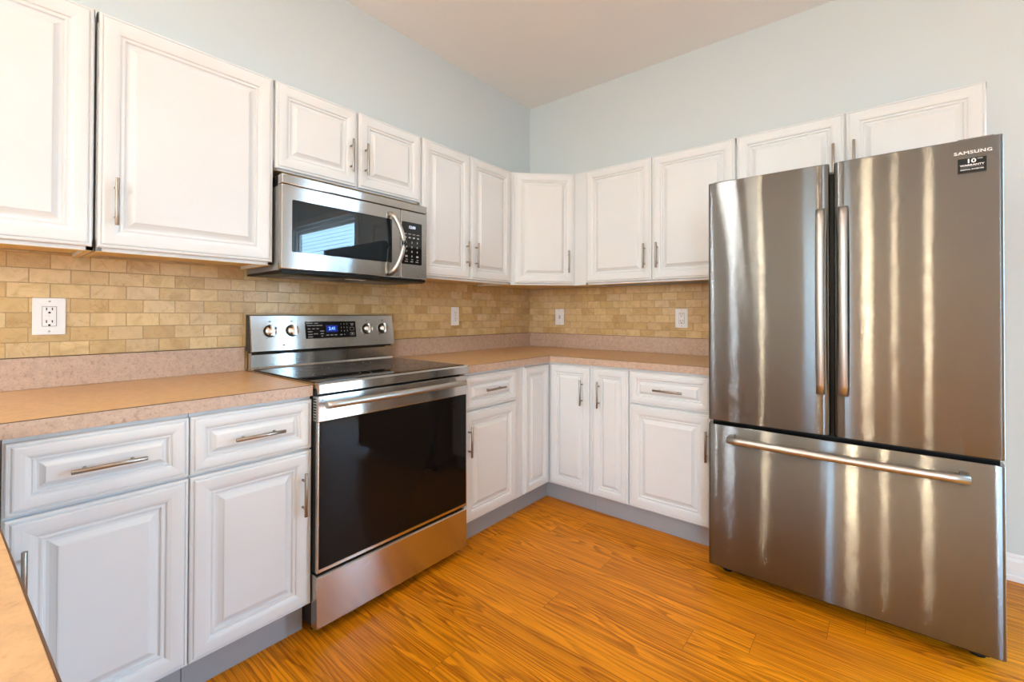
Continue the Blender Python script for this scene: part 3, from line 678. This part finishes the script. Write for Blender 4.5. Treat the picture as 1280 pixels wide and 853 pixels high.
# window: black glass frame with the inner mesh window
def rrect(x0, x1, z0, z1, r, n=5):
    P = []
    for cx, cz, a0 in ((x1-r, z1-r, 0), (x0+r, z1-r, PI/2), (x0+r, z0+r, PI), (x1-r, z0+r, 3*PI/2)):
        for i in range(n+1): P.append((cx+r*math.cos(a0+PI/2*i/n), cz+r*math.sin(a0+PI/2*i/n)))
    return P
wn = MB().prism(rrect(.042, .530, .0730, .2880, .006), -.0012, .004, MWG, axis='y').build('window', md)
MB().prism(rrect(.066, .497, .0850, .2440, .005), -.0018, -.0006, MWI, axis='y').build('window_mesh', wn)
hp = []
for i in range(17):
    t = i/16; hp.append((.5160+.040*math.sin(PI*t), -.018-.040*math.sin(PI*t)**.8 if 0 < t < 1 else -.004, .0150+.300*t))
m = MB(); m.tube(hp, .0115, HSTEEL, 16, flat=1.0); m.build('handle', md)
m = MB(); m.box(DX+.002, MWW, 0, .034, .0015, .3470, STEEL, .004); mp_ = m.build('control_panel', MW)
kp = MB().prism(rrect(.589, .716, .0740, .2900, .005), -.0012, .004, BLACKG, axis='y').build('keypad', mp_)
m = MB(); T = lambda x, z, o=.0014: Matrix.Translation((x, -o, z)) @ FRONT
m.text('12:00', .020, T(.652, .2640), DISP, bold=.0006)
for r, row in enumerate(('123', '456', '789')):
    for k, ch in enumerate(row): m.text(ch, .013, T(.618+k*.034, .1870-r*.0240), WHITET)
m.text('0', .013, T(.652, .1150), WHITET)
def mdash(x, z, w, h=.0035):
    m.box(x-w/2, x+w/2, -.0016, -.0012, z-h/2, z+h/2, GREYT)
for k in range(4): mdash(.610+k*.027, .2290, .017); mdash(.610+k*.027, .2110, .013, .007)
for k in range(3): mdash(.617+k*.034, .0880, .018); mdash(.620+k*.034, .0990, .012, .003)
mdash(.617, .1150, .013, .009); mdash(.687, .1150, .013, .009)
m.build('key_marks', kp)
m = MB(); m.prism([(.008, -.001), (.008, -.012), (.034, -.018), (.355, -.012), (.355, -.0045)], .004, MWW-.004, BLACK, axis='x')
for x0 in (.10, .43): m.box(x0, x0+.22, .11, .27, -.0195, -.0140, GREYB, .002)
m.box(.33, .42, .05, .09, -.0195, -.0150, PLATE, .002)
m.build('underside', MW)

# ------------------------------------------------------------------ refrigerator (local front -Y)
FR = thing('refrigerator', 'tall stainless steel french-door refrigerator with bottom freezer', 'refrigerator', (1.6340, -.8340, 0), 0)
FW = .9080
m = MB(); m.box(.006, FW-.006, .078, .775, .060, 1.748, GREYB, .003); m.box(.02, FW-.02, .10, .74, .0455, .060, BLACK); m.build('body', FR)
MB().box(.004, FW-.004, .0625, .0775, .075, 1.735, BLACK).build('gasket', FR)
m = MB(); m.prism([(.070, .0200), (.070, .0540), (.085, .0540), (.100, .0200)], .03, FW-.03, BLACK, axis='x'); m.build('toe_grille', FR)
for x in (.24, .62, .76): MB().box(x, x+.035, .060, .0695, .030, .044, SCREW, .002).build('adjuster_bracket', FR)
for x in (.055, FW-.055): MB().lathe([(0, 0), (.022, 0), (.022, .012), (.009, .016), (.009, .045), (0, .045)], (x, .11, .0005), (0, 0, 1), BLACK, 18).build('foot', FR)
for x in (.06, FW-.06): MB().box(x-.045, x+.045, .03, .16, 1.7485, 1.7750, GREYB, .004).build('hinge_cover', FR)
def door_outline(x0, x1, bow, rl, rr, ybk=.062, n=26):
    """plan outline: gently bowed front with rounded vertical edges"""
    P = []; w = x1-x0; dep = 1.0
    if max(rl, rr) > .03: return rolled(x0, x1, bow, rl, rr, ybk)
    for i in range(7):
        a = PI/2*i/6; P.append((x0+rl-rl*math.cos(a), (rl-rl*math.sin(a))*dep))
    for i in range(1, n):
        t = i/n; x = x0+rl+(w-rl-rr)*t; P.append((x, -bow(t)))
    for i in range(7):
        a = PI/2*i/6; P.append((x1-rr+rr*math.sin(a), (rr-rr*math.cos(a))*dep))
    P.append((x1, ybk)); P.append((x0, ybk)); return P
def rolled(x0, x1, bow, rl, rr, ybk):
    P = []; n = 14
    for i in range(n+1):
        a = PI/2*i/n; d = .014 if rl > .03 else rl
        P.append((x0+rl-rl*math.cos(a), d-d*math.sin(a)))
    for i in range(1, 20):
        t = i/20; P.append((x0+rl+(x1-x0-rl-rr)*t, -bow(t)))
    for i in range(n+1):
        a = PI/2*i/n; d = .014 if rr > .03 else rr
        P.append((x1-rr+rr*math.sin(a), d-d*math.cos(a)))
    return P+[(x1, ybk), (x0, ybk)]
def steel_door(name, x0, x1, z0, z1, bow, rl, rr, parent):
    P = door_outline(x0, x1, bow, rl, rr); t = bmesh.new(); n = len(P); m = MB()
    yc = lambda x, y, s: (x, y+s)
    rings = []
    for z, s in ((z0, .004), (z0+.0012, .0012), (z0+.004, 0), (z1-.004, 0), (z1-.0012, .0012), (z1, .004)):
        rings.append([t.verts.new((p[0], p[1]+(s if p[1] < .05 else 0), z)) for p in P])
    for A, B in zip(rings, rings[1:]):
        for i in range(n):
            f = t.faces.new((A[i], A[(i+1) % n], B[(i+1) % n], B[i])); f.smooth = i < n-3
    t.faces.new(rings[0]); t.faces.new(rings[-1]); m.absorb(t, FSTEEL)
    return m.build(name, parent)
bowL = lambda t: .0045*math.sin(PI*t)
ZF0, ZF1, ZF2, ZF3 = .0570, .6850, .7020, 1.7636
dL = steel_door('door', 0, .4460, ZF2, ZF3, lambda t: .0020*math.sin(PI*t), .010, .040, FR)
dR = steel_door('door', .4600, FW, ZF2, ZF3, lambda t: .0020*math.sin(PI*t), .034, .010, FR)
fz = steel_door('freezer_drawer', 0, FW, ZF0, ZF1, lambda t: .0020*math.sin(PI*t), .010, .010, FR)
def fridge_pull(par, x):
    m = MB(); z0, z1 = .866, 1.583; n = 20; t = bmesh.new(); rings = []
    for i in range(n+1):
        s = i/n; z = z0+(z1-z0)*s; y = -.030-.028*(math.sin(PI*s)**.6)
        rings.append([t.verts.new(v) for v in ((x-.0145, y+.010, z), (x-.0145, y+.003, z), (x-.010, y-.003, z), (x, y-.0055, z), (x+.010, y-.003, z), (x+.0145, y+.003, z), (x+.0145, y+.010, z), (x+.010, y+.014, z), (x-.010, y+.014, z))])
    for A, B in zip(rings, rings[1:]):
        for k in range(9):
            f = t.faces.new((A[k], A[(k+1) % 9], B[(k+1) % 9], B[k])); f.smooth = True
    t.faces.new(rings[0]); t.faces.new(rings[-1]); m.absorb(t, HSTEEL)
    for z in (z0+.010, z1-.010): m.box(x-.0105, x+.0105, -.030, -.001, z-.009, z+.009, HSTEEL, .002)
    return m.build('handle', par)
fridge_pull(dL, .4190); fridge_pull(dR, .4905)
m = MB(); hp = [(.088+t*(.822-.088), -.045-.012*math.sin(PI*t), .634) for t in [i/16 for i in range(17)]]
m.tube(hp, .0150, HSTEEL, 18, flat=1.0)
for x in (.098, .812): m.prism([(-.002, .650), (-.002, .618), (-.050, .622), (-.050, .646)], x-.010, x+.010, HSTEEL, axis='x', bev=.001)
m.build('handle', fz)
# logo and black sticker on the right door
lx = 2.4710-1.6340
yb = lambda x: -.0020*math.sin(PI*(x-.494)/(FW-.494-.010))
m = MB(); m.text('SAMSUNG', .0150, Matrix.Translation((lx, yb(lx)-.0008, 1.7175)) @ FRONT, SILVT, ext=.0006, spacing=1.12, sx=1.22, bold=.0003); m.build('logo', dR)
sx0, sx1 = .8010, .8685; ys = min(yb(sx0), yb(sx1))-.0012
m = MB(); m.box(sx0, sx1, ys, yb(sx1)+.0004, 1.6500, 1.6985, BLACK)
xc = (sx0+sx1)/2
TT = lambda x, z: Matrix.Translation((x, ys-.0003, z)) @ FRONT
m.text('10', .0190, TT(xc-.002, 1.6880), WHITET, bold=.0005, sx=1.25); m.text('YEAR', .0045, TT(xc+.0185, 1.6935), WHITET, sx=1.2)
m.text('WARRANTY', .0085, TT(xc, 1.6745), WHITET, bold=.00025, sx=1.2)
m.box(sx0+.006, sx1-.006, ys-.0003, ys, 1.6677, 1.6682, GREYT)
m.text('DIGITAL INVERTER', .0058, TT(xc, 1.6605), WHITET, bold=.0001, sx=1.12); m.build('sticker', dR)
